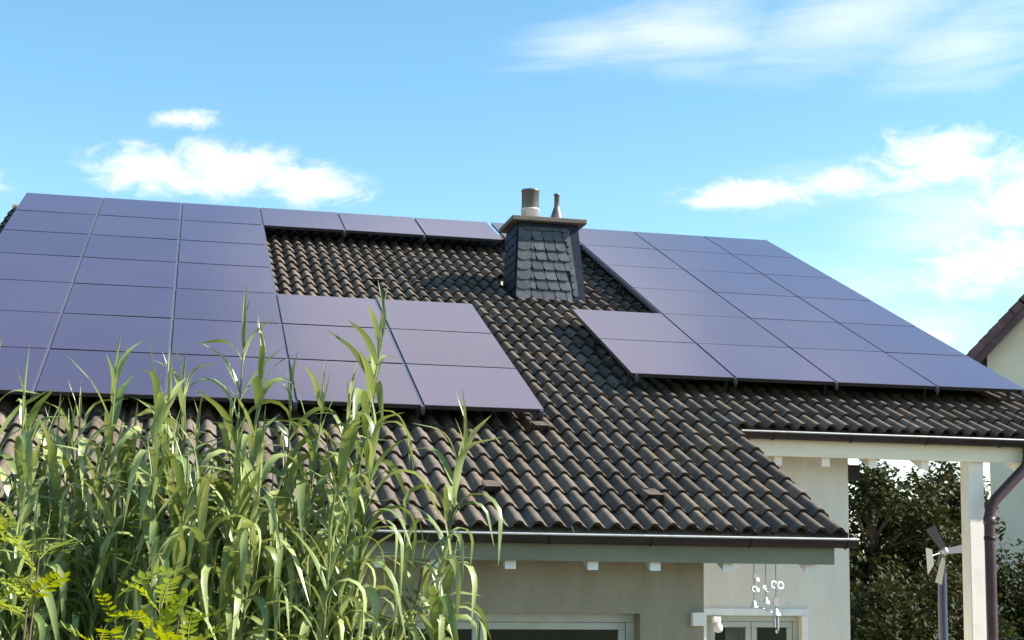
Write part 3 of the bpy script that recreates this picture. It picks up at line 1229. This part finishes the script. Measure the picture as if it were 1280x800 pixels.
# ------------------------------------------------------------------ neighbour's house
nh = empty('neighbour_house', (25.2, 7.3, 0))
nh.rotation_euler = (0, 0, R(-33))
tag(nh, 'yellow rendered neighbouring house with a steep dark purplish roof', 'house')
PN = 46.3
tn = math.tan(R(PN))
xe, ze = -5.0, 7.45 + (21.0 - 20.68) * tn      # wall corner top
zr2 = ze + 5.0 * tn
m = MB()
m.prism([(-5, 0), (5, 0), (5, ze), (0, zr2), (-5, ze)], lambda p, q: (p, 0, q - .12), lambda p, q: (p, 9, q - .12))
m.build('wall', 'yellow_plaster', nh)
m = MB()
for sg in (-1, 1):
    ex = sg * 5.6
    ez = ze - .6 * tn
    nx, nz = sg * math.sin(R(PN)), math.cos(R(PN))
    m.prism([(0, zr2 + .02), (ex, ez + .02), (ex + nx * .09, ez + nz * .09), (0, zr2 + .14)], lambda p, q: (p, -.32, q), lambda p, q: (p, 9.3, q))
nroof = m.build('roof', 'brown_roof', nh)
m = MB()
for sg in (-1, 1):
    ex, ez = sg * 5.6, ze - .6 * tn
    m.prism([(0, zr2 + .03), (ex, ez + .03), (ex, ez - .38), (0, zr2 - .38)], lambda p, q: (p, -.36, q), lambda p, q: (p, -.322, q))
m.build('barge_board', 'barge', nh)
# tiles of the verge, one by one
k = 0
a = R(PN)
while k < 22:
    m = MB() if k == 0 else None
    if k == 0:
        m.box(0, .38, 0, .30, -.02, .03)
        m.box(0, .38, -.02, -.001, -.16, .03)
        vme = m.mesh('roof_tile', 'brown_roof')
    s_ = k * .335
    M = Matrix.Translation((-5.62 + s_ * math.cos(a), -.38, ze - .62 * tn + .12 + s_ * math.sin(a))) @ Matrix.Rotation(-a + .05, 4, 'Y')
    inst('roof_tile', vme, nroof, M)
    k += 1
m = MB()
m.box(-2.2, -.9, -.03, .05, 2.6, 4.0)
w_ = m.build('window', 'white_wood', nh, .01)
m = MB()
m.box(-2.1, -1.0, -.04, -.031, 2.7, 3.9)
m.build('pane', 'dark_room', w_)

# ------------------------------------------------------------------ trees behind the open bay


def tree(loc, h, rx, rz, zc, nclump, nleaf, mtl, label, seed, name='leafy_tree', lsz=.11, group='trees and bushes behind the open bay'):
    rr = random.Random(seed)
    t = empty(name, loc)
    tag(t, label, 'tree', group)
    mb = MB()
    top = Vector((rr.uniform(-.2, .2), rr.uniform(-.2, .2), h * .8))
    path = [Vector((0, 0, 0)).lerp(top, k / 6) + Vector((rr.uniform(-.06, .06), rr.uniform(-.06, .06), 0)) * (k > 0) for k in range(7)]
    mb.tube(path, [.16 * (1 - .8 * k / 6) * h / 6 + .01 for k in range(7)], 8)
    clumps = []
    for i in range(nclump):
        while True:
            p = Vector((rr.uniform(-1, 1), rr.uniform(-1, 1), rr.uniform(-1, 1)))
            if .25 < p.length < 1:
                break
        c = Vector((p.x * rx, p.y * rx, zc + p.z * rz))
        clumps.append((c, rr.uniform(.28, .6)))
        base = path[min(6, max(1, int(6 * max(.15, (c.z - .6) / (h * .8)))))]
        mid = (base + c) / 2 + Vector((0, 0, .15))
        mb.tube([base, mid, c], [.035, .02, .006], 5)
    mb.build('trunk', 'bark', t)
    cb = MB()
    for c, cr in clumps:
        for j in range(nleaf):
            d = Vector((rr.gauss(0, 1), rr.gauss(0, 1), rr.gauss(0, .8)))
            p = c + d.normalized() * cr * (rr.random() ** .4)
            s_ = lsz * rr.uniform(.6, 1.3)
            q = Euler((rr.uniform(-1, 1), rr.uniform(-1, 1), rr.uniform(0, 6.28))).to_matrix()
            vs = [p + q @ Vector(k) for k in ((-s_ * .5, 0, 0), (0, -s_ * .32, s_ * .05), (s_ * .62, 0, -s_ * .05), (0, s_ * .32, s_ * .05))]
            cb.add(vs, [(0, 1, 2, 3)])
    cr_ = cb.build('crown', mtl, t)
    return t


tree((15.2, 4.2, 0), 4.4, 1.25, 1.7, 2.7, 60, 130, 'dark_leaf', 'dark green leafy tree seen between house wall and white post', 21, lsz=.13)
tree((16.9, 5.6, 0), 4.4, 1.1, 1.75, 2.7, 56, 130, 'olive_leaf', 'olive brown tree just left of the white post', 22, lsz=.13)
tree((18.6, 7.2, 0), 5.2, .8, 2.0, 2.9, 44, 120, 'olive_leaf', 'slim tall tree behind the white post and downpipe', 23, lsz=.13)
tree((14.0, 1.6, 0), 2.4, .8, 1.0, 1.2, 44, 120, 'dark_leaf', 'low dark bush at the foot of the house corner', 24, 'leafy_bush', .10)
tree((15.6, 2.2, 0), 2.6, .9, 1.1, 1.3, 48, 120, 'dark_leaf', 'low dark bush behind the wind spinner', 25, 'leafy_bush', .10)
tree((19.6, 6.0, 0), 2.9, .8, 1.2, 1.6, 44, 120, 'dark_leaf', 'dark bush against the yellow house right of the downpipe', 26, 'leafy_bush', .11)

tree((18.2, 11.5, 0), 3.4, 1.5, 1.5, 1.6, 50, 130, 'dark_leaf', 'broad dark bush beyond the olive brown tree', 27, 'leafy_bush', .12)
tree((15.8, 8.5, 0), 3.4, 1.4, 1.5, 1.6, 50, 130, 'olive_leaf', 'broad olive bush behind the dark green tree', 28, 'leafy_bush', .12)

# ------------------------------------------------------------------ giant reeds in front of the eave
rl = random.Random(77)


def leaf_mesh(L_, W_, e0, e1, power, twist, side, fold=.28, seg=11, mtl='reed_leaf'):
    """arching strap leaf in the local XZ plane, starting at the origin"""
    vs, fs = [], []
    p = Vector((0, 0, 0))
    yaw = 0
    for i in range(seg + 1):
        t = i / seg
        q_ = max(0, min(1, (t - .12) / .66)) ** power
        el = lerp(e0, e1, q_ * q_ * (3 - 2 * q_))
        yaw = side * t * t
        d = Vector((math.cos(el) * math.cos(yaw), math.cos(el) * math.sin(yaw), math.sin(el)))
        if i:
            p = p + d * (L_ / seg)
        w = W_ * .5 * min(1, (.45 + 2.6 * t)) * (1 - max(0, (t - .35) / .65) ** 1.6)
        w = max(w, .0008)
        up = Vector((-math.sin(el) * math.cos(yaw), -math.sin(el) * math.sin(yaw), math.cos(el)))
        s_ = d.cross(up).normalized()
        tw = twist * t ** 1.3
        s2 = s_ * math.cos(tw) + up * math.sin(tw)
        u2 = up * math.cos(tw) - s_ * math.sin(tw)
        vs += [p - s2 * w + u2 * w * fold, p, p + s2 * w + u2 * w * fold]
    for i in range(seg):
        for k in (0, 1):
            fs.append((3 * i + k, 3 * i + k + 1, 3 * i + k + 4, 3 * i + k + 3))
    mb = MB()
    mb.add(vs, fs, True)
    return mb.mesh('leaf', mtl)


arch, stiff, hang, spear = [], [], [], []
for i in range(14):
    arch.append(leaf_mesh(rl.uniform(.50, .84), rl.uniform(.042, .066), R(rl.uniform(58, 82)), R(rl.uniform(-95, -60)), rl.uniform(.75, 1.35), rl.uniform(-1.4, 1.4), rl.uniform(-.5, .5)))
for i in range(8):
    stiff.append(leaf_mesh(rl.uniform(.38, .58), rl.uniform(.038, .058), R(rl.uniform(55, 76)), R(rl.uniform(-10, 45)), rl.uniform(1.2, 2.2), rl.uniform(-.9, .9), rl.uniform(-.4, .4)))
for i in range(10):
    hang.append(leaf_mesh(rl.uniform(.46, .76), rl.uniform(.036, .058), R(rl.uniform(35, 65)), R(rl.uniform(-98, -82)), rl.uniform(.5, .8), rl.uniform(-1.8, 1.8), rl.uniform(-.5, .5)))
for i in range(3):
    hang.append(leaf_mesh(rl.uniform(.42, .6), rl.uniform(.03, .045), R(rl.uniform(10, 40)), R(-88), .6, rl.uniform(-2.5, 2.5), rl.uniform(-.5, .5), .5, mtl='dry_leaf'))
for i in range(6):
    spear.append(leaf_mesh(rl.uniform(.30, .46), rl.uniform(.014, .026), R(rl.uniform(80, 92)), R(rl.uniform(60, 86)), 1.5, rl.uniform(-.6, .6), rl.uniform(-.2, .2), .9))


def reed(x, y, h, lx, ly, label, group, n_extra=0, low=.30, dens=1.0):
    t = empty('giant_reed', (x, y, 0))
    tag(t, label, 'reed', group)
    N_ = 12
    bow = rl.uniform(-.05, .05)

    def at(k):
        return Vector((lx * k * k + bow * math.sin(k * 3.1), ly * k * k, h * k))
    mb = MB()
    mb.tube([at(k / N_) for k in range(N_ + 1)], [lerp(.0125, .0045, (k / N_) ** 1.5) for k in range(N_ + 1)], 7)
    nodes = int(h * .95 / .13)
    for i in range(2, nodes):
        k = i / nodes
        c = at(k)
        mb.lathe([(lerp(.0125, .0045, k ** 1.5) * 1.02, -.006), (lerp(.0125, .0045, k ** 1.5) * 1.3, 0), (lerp(.0125, .0045, k ** 1.5) * 1.02, .006)], c, 7)
    mb.build('stem', 'reed_stem', t)
    plane = rl.uniform(0, math.pi)
    side = 0
    step = .085 / dens / h
    k = low
    while k < .985:
        az_ = plane + side * math.pi + rl.gauss(0, .55)
        side ^= 1
        u = rl.random()
        if k > .9:
            me = rl.choice(stiff if u < .75 else spear)
        elif k > .62:
            me = rl.choice(arch if u < .72 else stiff)
        else:
            me = rl.choice(arch if u < .55 else hang)
        sc_ = rl.uniform(.8, 1.15) * (0.82 if k > .93 else 1.0)
        M = Matrix.Translation(at(k)) @ Matrix.Rotation(az_, 4, 'Z') @ Matrix.Rotation(rl.gauss(0, .12), 4, 'X') @ Matrix.Scale(sc_, 4)
        inst('leaf', me, t, M)
        k += step * rl.uniform(.7, 1.3)
    for i in range(2):
        M = Matrix.Translation(at(.985)) @ Matrix.Rotation(rl.uniform(0, 6.28), 4, 'Z') @ Matrix.Scale(rl.uniform(.7, 1.1), 4)
        inst('leaf', spear[(i + int(x * 10)) % len(spear)], t, M)


GT = 'reed canes standing up in front of the solar panels'
LT = 'tall reed cane whose leafy top overlaps the solar panels'
tops = [(2.62, -12.5, 3.74, .10, 0), (2.72, -12.7, 3.62, .12, .1), (2.45, -12.3, 3.45, -.08, 0), (1.92, -12.5, 3.50, .06, 0), (2.08, -12.7, 3.38, .22, 0),
        (2.90, -12.4, 3.48, .12, 0), (3.04, -12.6, 3.36, .16, 0), (1.52, -12.6, 3.24, -.05, 0), (1.36, -12.4, 3.40, -.10, .1), (1.72, -12.3, 3.22, .05, 0), (2.28, -12.8, 3.30, -.05, 0)]
for a in tops:
    reed(*a, LT, GT, low=.36)
reed(3.22, -12.45, 3.86, .36, 0, 'tallest reed cane, its tip reaching above the bare roof tiles', None, low=.36, dens=1.5)
reed(3.12, -12.65, 3.30, .24, .05, 'leaning reed cane close beside the tallest one', None, low=.36, dens=1.2)
reed(3.80, -12.50, 3.14, .30, 0, 'lone reed cane standing apart before the green fascia board', None, low=.42, dens=1.7)
for a in ((3.70, -12.40, 2.42, .16, 0), (3.78, -12.62, 2.30, .22, 0), (3.66, -12.55, 2.20, .05, .05)):
    reed(*a, 'short leafy reed shoot at the foot of the lone cane', 'shoots at the foot of the lone reed cane', low=.5, dens=1.5)
for a in ((3.10, -12.3, 3.25, .30, 0), (3.24, -12.75, 3.12, .26, 0), (3.30, -12.5, 2.95, .20, 0)):
    reed(*a, 'leafy reed cane crowding around the tallest cane, tip below the panels', 'canes around the tallest reed', low=.4, dens=1.3)
GB = 'shorter reed canes in the dense clump before the lower eave'
LB = 'shorter reed cane inside the dense clump before the lower eave'
for i in range(62):
    x = 0.95 + 2.35 * (i + rl.random()) / 62
    y = rl.uniform(-13.1, -11.8)
    hmax = 3.2 if x < 2.85 else 2.85
    reed(x, y, rl.uniform(2.25, hmax), rl.uniform(-.18, .18), rl.uniform(-.1, .1), LB, GB, low=.5, dens=1.4)

# ------------------------------------------------------------------ yellow-green saplings close to the camera
ra = random.Random(41)


def pinnate(L_, pairs):
    mb = MB()
    pts = []
    for i in range(9):
        t = i / 8
        pts.append(Vector((L_ * t, 0, .10 * L_ * math.sin(t * 2.6) - .12 * L_ * t * t)))
    mb.tube(pts, [.0022 * (1 - .7 * i / 8) for i in range(9)], 5)
    for i in range(pairs + 1):
        t = .16 + .84 * i / pairs
        b = pts[0].lerp(pts[-1], t)
        kk = min(7, int(t * 8))
        b = pts[kk].lerp(pts[kk + 1], t * 8 - kk)
        for sg in ((-1, 1) if i < pairs else (0,)):
            ln = L_ * .22 * (1 - .35 * abs(t - .45)) * ra.uniform(.85, 1.15)
            an = sg * R(ra.uniform(58, 74))
            d = Vector((math.cos(an), math.sin(an), ra.uniform(-.15, .25)))
            s_ = Vector((-math.sin(an), math.cos(an), ra.uniform(-.25, .25)))
            w = ln * .19
            c = [b, b + d * ln * .3 - s_ * w, b + d * ln * .7 - s_ * w * .95, b + d * ln, b + d * ln * .7 + s_ * w * .95, b + d * ln * .3 + s_ * w, b + d * ln * .5 - Vector((0, 0, .05 * ln))]
            mb.add(c, [(0, 1, 6), (1, 2, 6), (2, 3, 6), (3, 4, 6), (4, 5, 6), (5, 0, 6)], True)
    return mb.mesh('leaf', 'acacia_leaf')


pins = [pinnate(ra.uniform(.15, .23), ra.choice((6, 7, 8))) for _ in range(6)]


def sapling(x, y, h, label, n, zlow, spread=.1):
    t = empty('acacia_sapling', (x, y, 0))
    tag(t, label, 'shrub')
    mb = MB()
    brs = []
    for b in range(4):
        ex = Vector((ra.uniform(-spread, spread), ra.uniform(-spread, spread), h * ra.uniform(.9, 1)))
        brs.append([Vector((0, 0, 0)), Vector((ex.x * .2, ex.y * .2, h * .4)), Vector((ex.x * .6, ex.y * .6, h * .7)), ex])
        mb.tube(brs[-1], [.012, .009, .006, .002], 6)
    mb.build('stem', 'bark', t)
    for i in range(n):
        b = ra.choice(brs)
        k = ra.uniform(zlow, 1.0)
        p = b[2].lerp(b[3], (k - .7) / .3) if k > .7 else b[1].lerp(b[2], (k - .4) / .3)
        M = Matrix.Translation(p) @ Matrix.Rotation(ra.uniform(0, 6.28), 4, 'Z') @ Matrix.Rotation(-ra.uniform(.1, .95), 4, 'Y') @ Matrix.Rotation(ra.uniform(-.5, .5), 4, 'X') @ Matrix.Scale(ra.uniform(.8, 1.15), 4)
        inst('leaf', ra.choice(pins), t, M)


sapling(2.30, -16.6, 2.41, 'yellow-green sapling with feathery leaves in front of the reed clump', 52, .72, .13)
sapling(1.84, -16.4, 2.64, 'yellow-green feathery sapling at the outer end of the reed clump', 30, .72, .12)
